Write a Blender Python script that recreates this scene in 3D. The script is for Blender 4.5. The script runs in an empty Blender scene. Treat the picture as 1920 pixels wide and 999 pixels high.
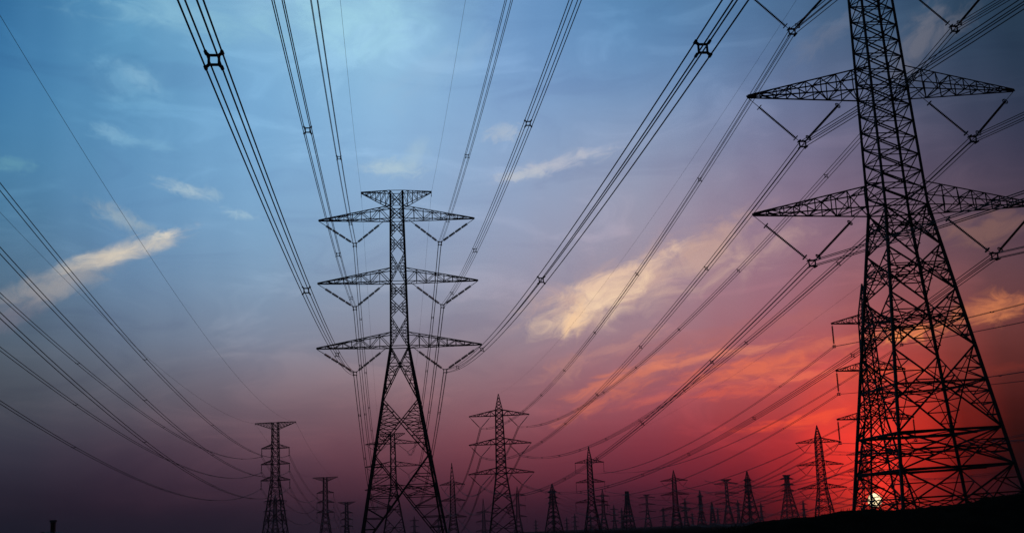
import bpy, math, random
from mathutils import Vector, Matrix

scene = bpy.context.scene
COL = scene.collection
R = math.radians
rnd = random.Random(11)

# ---------------------------------------------------------------- camera
EYE = 2.0
FPX, PITCH, ROLL = 2300.0, R(12.2053), R(-2.4)          # focal length in pixels of a 1920 px wide picture
cam_d = bpy.data.cameras.new('camera')
cam_d.sensor_width = 36.0
cam_d.lens = 36.0 * FPX / 1920.0
cam_d.clip_start, cam_d.clip_end = 0.1, 60000.0
cam = bpy.data.objects.new('camera', cam_d)
COL.objects.link(cam)
cp, sp, cr, sr = math.cos(PITCH), math.sin(PITCH), math.cos(ROLL), math.sin(ROLL)
c_fwd = Vector((0, cp, sp)); c_up0 = Vector((0, -sp, cp)); c_rt0 = Vector((1, 0, 0))
c_rt = cr * c_rt0 + sr * c_up0; c_up = -sr * c_rt0 + cr * c_up0
m = Matrix((c_rt, c_up, -c_fwd)).transposed().to_4x4()
m.translation = (0, 0, EYE)
cam.matrix_world = m
scene.camera = cam

scene.render.engine = 'CYCLES'
scene.cycles.use_denoising = True
scene.cycles.max_bounces = 6
scene.cycles.transparent_max_bounces = 8
scene.cycles.volume_bounces = 0
scene.view_settings.view_transform = 'Standard'
scene.view_settings.look = 'None'
scene.view_settings.exposure = 0.0
scene.view_settings.gamma = 1.0
scene.view_settings.use_curve_mapping = False

# ---------------------------------------------------------------- dusk sky (world)
SKY_AZ = [-24.0, -22.0, -20.0, -18.0, -16.0, -14.0, -12.0, -10.0, -8.0, -6.0, -4.0, -2.0, 0.0, 2.0, 4.0, 6.0, 8.0, 10.0, 12.0, 14.0, 16.0, 18.0, 20.0, 22.0, 24.0, 26.0]
SKY_EL = [-1.5, 0, 1, 2, 3.5, 5, 7, 9, 12, 15, 18, 21, 24, 28]
SKY_RGB = [
 [(0.0091,0.0097,0.0185),(0.0091,0.0097,0.0185),(0.0095,0.0101,0.0193),(0.0155,0.0123,0.0227),(0.029,0.0266,0.0453),(0.0446,0.0466,0.0707),(0.0674,0.0788,0.1017),(0.0863,0.1154,0.1554),(0.0765,0.1541,0.2483),(0.0667,0.1936,0.3378),(0.0609,0.2127,0.3954),(0.0458,0.1824,0.3826),(0.0301,0.141,0.3107),(0.03,0.1407,0.3099)],
 [(0.0097,0.0099,0.0188),(0.0097,0.0099,0.0188),(0.0102,0.0103,0.0197),(0.0174,0.0127,0.0235),(0.0319,0.0274,0.0468),(0.049,0.0476,0.072),(0.075,0.0853,0.1101),(0.0961,0.1267,0.172),(0.0896,0.173,0.2779),(0.0797,0.2138,0.3718),(0.0742,0.2345,0.4241),(0.0609,0.2139,0.4198),(0.05,0.1884,0.3727),(0.0523,0.1932,0.3785)],
 [(0.0117,0.0103,0.0199),(0.0117,0.0104,0.0199),(0.0123,0.0108,0.0208),(0.0217,0.0134,0.0254),(0.0392,0.0289,0.0496),(0.06,0.0499,0.0751),(0.0927,0.1,0.1292),(0.1168,0.1505,0.2073),(0.1131,0.2079,0.3343),(0.1018,0.2483,0.4299),(0.0943,0.265,0.4664),(0.0805,0.2512,0.4605),(0.0793,0.2506,0.4494),(0.0816,0.255,0.4543)],
 [(0.0138,0.0108,0.0209),(0.0139,0.0108,0.0209),(0.0145,0.0113,0.0219),(0.0266,0.0142,0.0274),(0.0473,0.0303,0.0524),(0.0722,0.0526,0.0785),(0.1123,0.116,0.1498),(0.1395,0.1763,0.2457),(0.1389,0.2457,0.3957),(0.1266,0.286,0.4933),(0.1166,0.2966,0.5114),(0.1011,0.2874,0.4973),(0.1152,0.3194,0.5297),(0.1174,0.3221,0.5317)],
 [(0.0151,0.011,0.0212),(0.0151,0.011,0.0212),(0.0157,0.0114,0.0221),(0.0313,0.0157,0.03),(0.0592,0.0341,0.0573),(0.0911,0.0599,0.0864),(0.1359,0.1268,0.1616),(0.1629,0.1972,0.2716),(0.164,0.2779,0.4335),(0.1523,0.3217,0.5351),(0.1422,0.3329,0.559),(0.1256,0.3242,0.5502),(0.1524,0.3661,0.5734),(0.1558,0.3704,0.5756)],
 [(0.0159,0.011,0.0212),(0.0159,0.011,0.0212),(0.0166,0.0114,0.0221),(0.0365,0.0177,0.033),(0.0737,0.0389,0.0631),(0.1138,0.0688,0.0957),(0.1623,0.1368,0.1718),(0.1878,0.2182,0.2963),(0.1904,0.3109,0.4698),(0.18,0.359,0.5761),(0.17,0.3709,0.6073),(0.152,0.3626,0.6061),(0.194,0.4152,0.6195),(0.1999,0.4218,0.6207)],
 [(0.0168,0.011,0.0212),(0.0168,0.011,0.0212),(0.0177,0.0115,0.0222),(0.0428,0.0198,0.0363),(0.0904,0.0441,0.0693),(0.1391,0.0782,0.1054),(0.1909,0.1472,0.1824),(0.2141,0.2401,0.322),(0.2181,0.3448,0.5065),(0.2095,0.3968,0.6167),(0.1996,0.4093,0.6553),(0.1805,0.4023,0.6633),(0.2387,0.4656,0.6667),(0.2477,0.4746,0.6659)],
 [(0.0183,0.0107,0.0212),(0.0183,0.0107,0.0212),(0.021,0.0117,0.0229),(0.0524,0.0207,0.0374),(0.1082,0.0456,0.0698),(0.1597,0.0807,0.1071),(0.2094,0.1519,0.1841),(0.2291,0.2428,0.3186),(0.2345,0.3449,0.4965),(0.2276,0.4007,0.6144),(0.2192,0.4251,0.6717),(0.2105,0.4365,0.6882),(0.2599,0.4953,0.6943),(0.2683,0.5046,0.6937)],
 [(0.0199,0.0105,0.0212),(0.0199,0.0105,0.0212),(0.025,0.012,0.0237),(0.0636,0.0216,0.0385),(0.128,0.0471,0.0705),(0.1817,0.0835,0.109),(0.2286,0.157,0.1863),(0.2445,0.2459,0.3159),(0.2515,0.3454,0.4874),(0.2463,0.4048,0.6125),(0.2394,0.4409,0.6881),(0.2435,0.4726,0.7134),(0.2829,0.5265,0.7223),(0.2896,0.5352,0.7218)],
 [(0.0212,0.0102,0.021),(0.0212,0.0102,0.0211),(0.0297,0.0122,0.0243),(0.076,0.0223,0.0393),(0.1487,0.0485,0.0711),(0.2041,0.086,0.1107),(0.2478,0.1617,0.189),(0.2603,0.2489,0.3134),(0.2689,0.3457,0.4788),(0.2654,0.4087,0.6108),(0.2605,0.4569,0.7048),(0.2795,0.5105,0.7389),(0.3075,0.5592,0.7506),(0.3117,0.5666,0.7503)],
 [(0.0212,0.0093,0.0201),(0.0212,0.0094,0.0201),(0.0335,0.0118,0.0242),(0.0859,0.0219,0.0392),(0.1641,0.0476,0.0697),(0.2216,0.0848,0.1094),(0.2675,0.1609,0.1897),(0.2764,0.2458,0.3056),(0.2831,0.3371,0.463),(0.2765,0.3967,0.5888),(0.2608,0.436,0.6721),(0.2528,0.4589,0.6981),(0.2569,0.4793,0.6938),(0.2606,0.4874,0.6953)],
 [(0.0212,0.0086,0.0191),(0.0212,0.0086,0.0192),(0.0381,0.0114,0.0241),(0.097,0.0215,0.0389),(0.1807,0.0467,0.0684),(0.2402,0.084,0.1084),(0.2879,0.1603,0.1903),(0.2929,0.2431,0.2982),(0.2977,0.3289,0.4484),(0.2875,0.3851,0.5678),(0.2601,0.4148,0.64),(0.2249,0.4067,0.6558),(0.2065,0.3987,0.6331),(0.2066,0.4024,0.6323)],
 [(0.0212,0.0077,0.0178),(0.0212,0.0077,0.0179),(0.0429,0.0109,0.0239),(0.1076,0.021,0.0385),(0.1969,0.0452,0.0667),(0.2591,0.0822,0.1067),(0.3085,0.1586,0.1895),(0.3094,0.24,0.2904),(0.3127,0.3211,0.4347),(0.2984,0.3739,0.5474),(0.258,0.3931,0.6086),(0.198,0.3573,0.6143),(0.1617,0.326,0.5751),(0.16,0.3269,0.573)],
 [(0.0212,0.0065,0.0156),(0.0212,0.0065,0.0157),(0.0459,0.0102,0.023),(0.1115,0.0196,0.0378),(0.2067,0.0405,0.0626),(0.2742,0.0745,0.0994),(0.3267,0.1468,0.1774),(0.3233,0.2278,0.2741),(0.3251,0.3079,0.4076),(0.3068,0.3588,0.5123),(0.2547,0.3715,0.5717),(0.1778,0.3295,0.5807),(0.1357,0.2889,0.5298),(0.1325,0.2859,0.5266)],
 [(0.0212,0.0054,0.0135),(0.0212,0.0054,0.0136),(0.0486,0.0096,0.0224),(0.1159,0.0181,0.0372),(0.2182,0.0358,0.0582),(0.2907,0.0673,0.0924),(0.3452,0.136,0.166),(0.3371,0.2166,0.2588),(0.3378,0.2955,0.3818),(0.3146,0.3438,0.4779),(0.2495,0.3501,0.5359),(0.1595,0.3069,0.5487),(0.1163,0.2638,0.4892),(0.1147,0.2624,0.4877)],
 [(0.0217,0.0042,0.0108),(0.0216,0.0043,0.011),(0.0534,0.0086,0.0207),(0.1267,0.0163,0.0352),(0.2374,0.0317,0.053),(0.3124,0.0612,0.0851),(0.3648,0.1258,0.1542),(0.3507,0.2055,0.2436),(0.3509,0.2839,0.357),(0.322,0.3289,0.4451),(0.242,0.3289,0.5021),(0.1416,0.2843,0.5163),(0.0979,0.2391,0.4489),(0.0983,0.2399,0.4504)],
 [(0.0229,0.0029,0.0075),(0.0229,0.003,0.0077),(0.0649,0.0068,0.0163),(0.1549,0.0139,0.0299),(0.2799,0.0294,0.046),(0.3526,0.0576,0.0751),(0.3915,0.1134,0.1351),(0.3615,0.1782,0.2145),(0.3478,0.2474,0.3146),(0.3084,0.2918,0.3974),(0.225,0.2952,0.4575),(0.131,0.2595,0.4759),(0.0874,0.2178,0.411),(0.0877,0.2201,0.4154)],
 [(0.0254,0.0021,0.0053),(0.0252,0.0021,0.0054),(0.0919,0.0057,0.0134),(0.2003,0.0126,0.0248),(0.3341,0.0271,0.0396),(0.3955,0.0537,0.0643),(0.4104,0.1012,0.1149),(0.3605,0.152,0.1868),(0.3337,0.2106,0.2726),(0.2841,0.2487,0.3458),(0.2031,0.2561,0.4066),(0.123,0.2323,0.4288),(0.0838,0.1994,0.375),(0.0842,0.202,0.3802)],
 [(0.0323,0.0016,0.0038),(0.0312,0.0016,0.0038),(0.1612,0.006,0.0121),(0.3095,0.0136,0.0222),(0.4485,0.0281,0.0369),(0.4693,0.0532,0.057),(0.4418,0.0944,0.1005),(0.3605,0.134,0.1697),(0.3164,0.1823,0.2432),(0.2533,0.2055,0.3009),(0.175,0.21,0.3483),(0.1079,0.196,0.3633),(0.0742,0.1735,0.3292),(0.0762,0.1786,0.338)],
 [(0.0527,0.0018,0.0031),(0.0652,0.0022,0.0036),(0.437,0.0111,0.0137),(0.7321,0.0234,0.0223),(0.858,0.0425,0.0328),(0.6796,0.0583,0.0465),(0.501,0.0864,0.0817),(0.3711,0.1198,0.1408),(0.2879,0.1562,0.2088),(0.2175,0.1686,0.2557),(0.1468,0.1701,0.2905),(0.0911,0.1609,0.2988),(0.0633,0.1468,0.2809),(0.066,0.1527,0.2925)],
 [(0.0817,0.0021,0.0025),(0.1364,0.0035,0.0038),(0.6961,0.0167,0.0138),(0.9182,0.0262,0.0199),(1.0104,0.0431,0.0276),(0.7295,0.0515,0.0359),(0.5026,0.0735,0.0642),(0.361,0.1033,0.1124),(0.2399,0.1286,0.1718),(0.1775,0.1356,0.2103),(0.1184,0.1348,0.2325),(0.0718,0.1258,0.232),(0.05,0.1178,0.2228),(0.0528,0.1239,0.235)],
 [(0.0302,0.0009,0.0012),(0.067,0.0022,0.0022),(0.2652,0.0066,0.0054),(0.3912,0.0107,0.0083),(0.5384,0.02,0.0139),(0.4743,0.0312,0.0226),(0.3965,0.0559,0.048),(0.3104,0.084,0.0867),(0.1648,0.0972,0.1315),(0.1253,0.0978,0.1575),(0.0863,0.1014,0.1747),(0.0529,0.0973,0.1792),(0.0384,0.0936,0.179),(0.041,0.0988,0.1878)],
 [(0.0066,0.0003,0.0006),(0.0118,0.0005,0.0007),(0.0306,0.001,0.001),(0.0592,0.002,0.0019),(0.1259,0.0047,0.0043),(0.1806,0.0138,0.012),(0.2367,0.0394,0.0345),(0.2347,0.068,0.0663),(0.1227,0.0764,0.1044),(0.0854,0.0689,0.1165),(0.0582,0.0738,0.1308),(0.0372,0.0738,0.1365),(0.0293,0.0736,0.1412),(0.0311,0.0782,0.1512)],
 [(0.0012,0.0003,0.0006),(0.0015,0.0003,0.0006),(0.0023,0.0003,0.0004),(0.0054,0.0006,0.0007),(0.0221,0.0024,0.0027),(0.0625,0.008,0.0086),(0.1296,0.0281,0.0268),(0.1563,0.0515,0.0533),(0.1007,0.063,0.0892),(0.0583,0.0505,0.0916),(0.0375,0.0541,0.1),(0.0261,0.0555,0.1025),(0.023,0.0572,0.1059),(0.0245,0.0612,0.1143)],
 [(0.0012,0.0003,0.0006),(0.0016,0.0003,0.0006),(0.0024,0.0003,0.0004),(0.0057,0.0006,0.0008),(0.019,0.0025,0.0029),(0.0519,0.0076,0.0087),(0.1093,0.0269,0.0261),(0.1279,0.0461,0.0499),(0.0869,0.0552,0.0811),(0.0416,0.0402,0.0774),(0.0229,0.0401,0.0773),(0.0195,0.0425,0.0784),(0.0193,0.0447,0.0821),(0.0203,0.0481,0.0885)],
 [(0.0012,0.0003,0.0006),(0.0017,0.0003,0.0006),(0.0025,0.0003,0.0003),(0.0063,0.0007,0.0008),(0.0215,0.003,0.0034),(0.057,0.0084,0.0096),(0.1165,0.0298,0.0286),(0.1249,0.0474,0.0528),(0.0817,0.0536,0.0807),(0.0393,0.0402,0.0774),(0.0214,0.0401,0.0771),(0.0181,0.04,0.0734),(0.0178,0.04,0.073),(0.0178,0.0399,0.0729)],
]
# veil clouds: azimuth, elevation, half length, half height, tilt (degrees), colour, opacity, raggedness
CLOUDS = [
 (-18.16,12.95,3.92,0.60,17.6,(0.7605,0.6584,0.5149),0.85,0.55),
 (-20.73,11.60,3.47,0.91,22.6,(0.4125,0.3712,0.3515),0.60,0.60),
 (-22.45,10.23,2.03,0.80,27.6,(0.2623,0.2232,0.2623),0.40,0.60),
 (-16.27,13.79,1.02,0.26,11.6,(0.7758,0.7011,0.5776),0.80,0.60),
 (-17.96,14.36,2.27,0.60,-26.4,(0.4125,0.4793,0.4910),0.50,0.80),
 (-15.38,15.88,1.72,0.38,-12.4,(0.4020,0.5395,0.6308),0.80,0.70),
 (-14.16,15.67,0.59,0.48,-42.4,(0.3515,0.5029,0.6172),0.50,0.70),
 (-17.48,20.64,1.23,0.50,-30.4,(0.3140,0.5395,0.7011),0.50,0.70),
 (-18.00,20.37,2.69,1.19,-22.4,(0.2016,0.4452,0.6584),0.50,0.80),
 (-18.61,18.23,1.21,0.46,-22.4,(0.2542,0.4793,0.6584),0.55,0.70),
 (-17.46,17.87,2.19,0.37,-6.4,(0.2086,0.4342,0.6308),0.50,0.80),
 (-12.81,14.80,1.04,0.26,-12.4,(0.3712,0.5395,0.6584),0.60,1.00),
 (-15.88,23.65,6.50,1.19,-6.4,(0.2705,0.5271,0.6867),0.60,1.00),
 (-7.70,23.85,4.95,1.91,-10.4,(0.3916,0.7011,0.8228),0.60,1.00),
 (-5.62,16.87,2.06,0.59,-0.4,(0.4678,0.6038,0.6724),0.75,0.70),
 (-4.44,17.54,1.03,0.89,47.6,(0.3916,0.5520,0.6724),0.50,0.80),
 (-0.12,18.41,1.25,0.54,7.6,(0.4564,0.5271,0.6172),0.60,1.00),
 (2.54,16.90,3.23,0.50,11.6,(0.5149,0.5271,0.6038),0.75,1.00),
 (0.71,16.49,1.55,0.40,5.6,(0.5520,0.5776,0.6172),0.60,1.00),
 (6.68,11.34,7.30,1.78,15.6,(0.6172,0.4020,0.3419),0.80,1.00),
 (3.98,10.51,3.78,1.19,19.6,(0.9047,0.6445,0.4452),0.95,1.00),
 (2.79,9.62,1.21,0.74,47.6,(0.9387,0.6172,0.3813),0.90,0.90),
 (5.57,11.78,4.55,0.49,17.6,(0.8388,0.5776,0.4233),0.75,1.00),
 (9.53,12.75,3.25,0.83,27.6,(0.5271,0.3325,0.2961),0.55,1.00),
 (8.33,8.27,4.94,0.64,7.6,(0.4342,0.1500,0.1500),0.35,1.00),
 (2.30,7.37,1.65,0.64,17.6,(0.5029,0.2307,0.2016),0.50,1.00),
 (5.77,6.99,4.70,0.59,15.6,(0.7305,0.2016,0.1221),0.70,1.00),
 (3.96,5.76,3.21,0.49,19.6,(0.6105,0.1559,0.1119),0.70,1.00),
 (10.91,6.93,4.37,0.67,5.6,(0.8550,0.1746,0.0887),0.70,1.00),
 (12.84,4.40,3.56,0.38,5.6,(0.9734,0.0887,0.0423),0.75,1.00),
 (9.14,7.58,4.66,0.34,6.6,(0.7913,0.2384,0.1441),0.65,0.90),
 (12.54,6.34,3.36,0.29,3.6,(0.9216,0.1746,0.0976),0.65,0.90),
 (4.97,8.22,3.24,0.44,15.6,(0.5647,0.2705,0.2384),0.45,1.00),
 (6.93,5.85,2.95,0.29,11.6,(0.6724,0.1384,0.1022),0.50,0.90),
 (14.57,7.78,3.10,0.38,5.6,(0.7605,0.1812,0.1070),0.50,0.90),
 (21.75,6.06,2.01,0.31,5.6,(0.1878,0.0273,0.0212),0.50,0.90),
 (10.09,5.82,2.67,0.39,3.6,(0.7529,0.1170,0.0723),0.55,1.00),
 (17.84,7.90,1.96,0.51,3.6,(0.9387,0.2874,0.0976),0.85,0.90),
 (21.51,8.63,2.49,0.76,9.6,(0.7605,0.2384,0.0931),0.65,1.00),
 (21.71,12.11,2.52,1.03,7.6,(0.2623,0.1329,0.1070),0.55,1.00),
 (20.10,20.72,3.12,1.26,29.6,(0.1946,0.1878,0.2232),0.50,1.10),
 (-22.95,16.66,1.38,0.49,-2.4,(0.1441,0.3515,0.4564),0.50,1.00),
 (16.29,6.26,2.81,0.47,1.6,(0.8714,0.1070,0.0423),0.60,1.00),
 (12.77,8.94,3.88,0.62,7.6,(0.4342,0.1384,0.1384),0.40,1.00),
 (15.96,21.63,2.98,0.69,32.6,(0.1620,0.1878,0.2705),0.40,1.10),
 (-3.28,21.43,3.93,1.22,27.6,(0.3050,0.4793,0.6867),0.35,1.20),
]
SUN_AZ, SUN_EL = 15.735, 0.733

W = bpy.data.worlds.new('World'); scene.world = W
W.use_nodes = True
nt = W.node_tree; nt.nodes.clear()
def N(kind, **kw):
    n = nt.nodes.new(kind)
    for k, v in kw.items(): setattr(n, k, v)
    return n
def L(a, b): nt.links.new(a, b)
def setin(n, i, v):
    if hasattr(v, 'is_output'): L(v, n.inputs[i])
    else: n.inputs[i].default_value = v
def M(op, a, b=None, c=None, clamp=False):
    n = N('ShaderNodeMath', operation=op, use_clamp=clamp)
    setin(n, 0, a)
    if b is not None: setin(n, 1, b)
    if c is not None: setin(n, 2, c)
    return n.outputs[0]
def smooth(x, a, b, lo=0.0, hi=1.0):
    n = N('ShaderNodeMapRange', interpolation_type='SMOOTHSTEP')
    setin(n, 0, x); setin(n, 1, a); setin(n, 2, b); setin(n, 3, lo); setin(n, 4, hi)
    return n.outputs[0]
def mixc(f, a, b, blend='MIX'):
    n = N('ShaderNodeMix', data_type='RGBA', blend_type=blend)
    n.clamp_factor = True
    setin(n, 0, f)
    for i, v in ((6, a), (7, b)):
        if isinstance(v, tuple): v = (*v[:3], 1.0)
        setin(n, i, v)
    return n.outputs[2]
tc = N('ShaderNodeTexCoord')
sx = N('ShaderNodeSeparateXYZ'); L(tc.outputs['Generated'], sx.inputs[0])
X, Y, Z = sx.outputs
DEG = 180 / math.pi
AZI = M('MULTIPLY', M('ARCTAN2', X, Y), DEG)
ELE = M('MULTIPLY', M('ARCSINE', Z), DEG)
E0, E1 = SKY_EL[0], SKY_EL[-1]
efac = M('DIVIDE', M('SUBTRACT', ELE, E0), E1 - E0, clamp=True)
base = None
for i, a in enumerate(SKY_AZ):
    r = N('ShaderNodeValToRGB'); r.color_ramp.interpolation = 'B_SPLINE'
    el = r.color_ramp.elements
    while len(el) > 1: el.remove(el[-1])
    for j, e in enumerate(SKY_EL):
        p = (e - E0) / (E1 - E0)
        k = el[0] if j == 0 else el.new(p)
        k.position = p; k.color = (*SKY_RGB[i][j], 1)
    L(efac, r.inputs[0])
    if base is None: base = r.outputs[0]
    else: base = mixc(smooth(AZI, SKY_AZ[i - 1], a), base, r.outputs[0])
# high thin veil, stretched along the wind
cmb = N('ShaderNodeCombineXYZ'); L(AZI, cmb.inputs[0]); L(ELE, cmb.inputs[1])
ANG = cmb.outputs[0]
def noise(vec, scale, detail, rough, rot=0.0, sc=(1, 1, 1), loc=(0, 0, 0), dist=0.0):
    mp = N('ShaderNodeMapping'); L(vec, mp.inputs[0])
    mp.inputs['Rotation'].default_value = (0, 0, R(rot)); mp.inputs['Scale'].default_value = sc; mp.inputs['Location'].default_value = loc
    n = N('ShaderNodeTexNoise', noise_dimensions='2D'); L(mp.outputs[0], n.inputs['Vector'])
    n.inputs['Scale'].default_value = scale; n.inputs['Detail'].default_value = detail
    n.inputs['Roughness'].default_value = rough; n.inputs['Distortion'].default_value = dist
    return n
veil = noise(ANG, 0.30, 8, 0.58, -14, (0.45, 1.6, 1), (3, 7, 0), 0.6).outputs['Fac']
base = mixc(smooth(veil, 0.50, 0.74, 0, 0.42), base, mixc(1.0, base, (1.5, 1.38, 1.28), 'MULTIPLY'))
base = mixc(smooth(veil, 0.48, 0.25, 0, 0.5), base, mixc(1.0, base, (0.80, 0.80, 0.86), 'MULTIPLY'))
wn = noise(ANG, 0.30, 5, 0.6, 0, (1, 1, 1), (0, 0, 0))
wv = N('ShaderNodeVectorMath', operation='MULTIPLY_ADD')
sub = N('ShaderNodeVectorMath', operation='SUBTRACT'); L(wn.outputs['Color'], sub.inputs[0]); sub.inputs[1].default_value = (.5, .5, .5)
L(sub.outputs[0], wv.inputs[0]); wv.inputs[1].default_value = (0.7, 0.5, 0); L(ANG, wv.inputs[2])
WARP = wv.outputs[0]
for (ca, ce, hl, hh, tilt, colr, op, rag) in CLOUDS:
    mp = N('ShaderNodeMapping', vector_type='TEXTURE'); L(WARP, mp.inputs[0])
    mp.inputs['Location'].default_value = (ca, ce, 0); mp.inputs['Rotation'].default_value = (0, 0, R(tilt))
    mp.inputs['Scale'].default_value = (hl, hh, 1)
    ln = N('ShaderNodeVectorMath', operation='LENGTH'); L(mp.outputs[0], ln.inputs[0])
    asp = min(hl / hh, 4.0)
    fib = noise(mp.outputs[0], 1.25, 6, 0.62, 0, (0.55 * asp, 1.0, 1), (ca * 3.7, ce * 2.9, 0), 0.5).outputs['Fac']
    d = M('SUBTRACT', 1.05, ln.outputs['Value'])
    d = M('ADD', d, M('MULTIPLY', M('SUBTRACT', fib, 0.5), 2.3 * rag))
    edge = smooth(ln.outputs['Value'], 1.75, 0.55)
    base = mixc(M('MULTIPLY', M('MULTIPLY', smooth(d, -0.05, 1.15), edge), op), base, colr)
# glow and disc of the setting sun
SDIR = Vector((math.sin(R(SUN_AZ)) * math.cos(R(SUN_EL)), math.cos(R(SUN_AZ)) * math.cos(R(SUN_EL)), math.sin(R(SUN_EL))))
dp = N('ShaderNodeVectorMath', operation='DISTANCE'); L(tc.outputs['Generated'], dp.inputs[0]); dp.inputs[1].default_value = SDIR
SD = M('MULTIPLY', dp.outputs['Value'], DEG)
glow = M('EXPONENT', M('MULTIPLY', SD, -0.75))
base = mixc(1.0, base, mixc(glow, (0, 0, 0), (0.72, 0.045, 0.014)), 'ADD')
disc = smooth(SD, 0.33, 0.27)
base = mixc(disc, base, (2.3, 1.75, 1.0))
# away from the afterglow and overhead the sky falls to night blue
back = smooth(M('ABSOLUTE', AZI), 30.0, 95.0)
base = mixc(back, base, (0.007, 0.009, 0.014))
base = mixc(smooth(ELE, 29.0, 60.0), base, (0.012, 0.022, 0.040))
sky = N('ShaderNodeTexSky', sky_type='NISHITA'); sky.sun_disc = False
sky.sun_elevation = R(max(SUN_EL, 0.3)); sky.sun_rotation = R(SUN_AZ); sky.dust_density = 4.0
base = mixc(1.0, base, mixc(1.0, sky.outputs[0], (0.0008, 0.0008, 0.0008), 'MULTIPLY'), 'ADD')
bg = N('ShaderNodeBackground'); L(base, bg.inputs[0]); bg.inputs[1].default_value = 1.0
wo = N('ShaderNodeOutputWorld'); L(bg.outputs[0], wo.inputs[0])
W.cycles.sampling_method = 'MANUAL'; W.cycles.sample_map_resolution = 512

sun_d = bpy.data.lights.new('sun', 'SUN'); sun_d.energy = 0.06; sun_d.angle = R(0.6); sun_d.color = (1.0, 0.25, 0.10)
sun = bpy.data.objects.new('sun', sun_d); COL.objects.link(sun)
sun.rotation_euler = SDIR.to_track_quat('Z', 'Y').to_euler()

# ---------------------------------------------------------------- materials
def mat(name, c1, c2, rough=0.6, metal=0.0, scale=3.0, bump=0.0, spec=0.15):
    mt = bpy.data.materials.new(name); mt.use_nodes = True
    t = mt.node_tree; p = t.nodes['Principled BSDF']
    tcn = t.nodes.new('ShaderNodeTexCoord'); nz = t.nodes.new('ShaderNodeTexNoise'); rp = t.nodes.new('ShaderNodeValToRGB')
    nz.inputs['Scale'].default_value = scale; nz.inputs['Detail'].default_value = 6; nz.inputs['Roughness'].default_value = 0.6
    t.links.new(tcn.outputs['Object'], nz.inputs['Vector']); t.links.new(nz.outputs['Fac'], rp.inputs[0])
    rp.color_ramp.elements[0].position = 0.3; rp.color_ramp.elements[1].position = 0.7
    rp.color_ramp.elements[0].color = (*c1, 1); rp.color_ramp.elements[1].color = (*c2, 1)
    t.links.new(rp.outputs[0], p.inputs['Base Color'])
    p.inputs['Specular IOR Level'].default_value = spec; p.inputs['Roughness'].default_value = rough; p.inputs['Metallic'].default_value = metal
    if bump:
        b = t.nodes.new('ShaderNodeBump'); b.inputs['Strength'].default_value = bump
        t.links.new(nz.outputs['Fac'], b.inputs['Height']); t.links.new(b.outputs[0], p.inputs['Normal'])
    return mt
STEEL = mat('weathered_steel', (0.075, 0.075, 0.075), (0.125, 0.122, 0.12), 0.75, 0.0, 0.7)
CERAM = mat('brown_porcelain', (0.07, 0.04, 0.03), (0.10, 0.06, 0.045), 0.35, 0.0, 4.0)
ALU = mat('dull_aluminium', (0.10, 0.10, 0.105), (0.15, 0.15, 0.155), 0.7, 0.0, 2.0)
SOIL = mat('dry_soil', (0.020, 0.016, 0.012), (0.038, 0.031, 0.023), 0.95, 0.0, 0.15, 0.4, 0.0)
BANK = mat('bank_soil', (0.018, 0.015, 0.011), (0.036, 0.031, 0.022), 0.95, 0.0, 0.8, 0.5, 0.0)
GRASS = mat('dry_grass', (0.05, 0.045, 0.025), (0.09, 0.08, 0.045), 0.9, 0.0, 1.5, 0.0, 0.0)
BRICK = mat('dark_brick', (0.16, 0.09, 0.07), (0.24, 0.13, 0.10), 0.9, 0.0, 2.0, 0.3)
ROOF = mat('slate', (0.06, 0.06, 0.065), (0.10, 0.10, 0.11), 0.8, 0.0, 2.0, 0.3)
CONC = mat('concrete', (0.22, 0.21, 0.20), (0.32, 0.31, 0.29), 0.9, 0.0, 2.0, 0.2)

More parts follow.
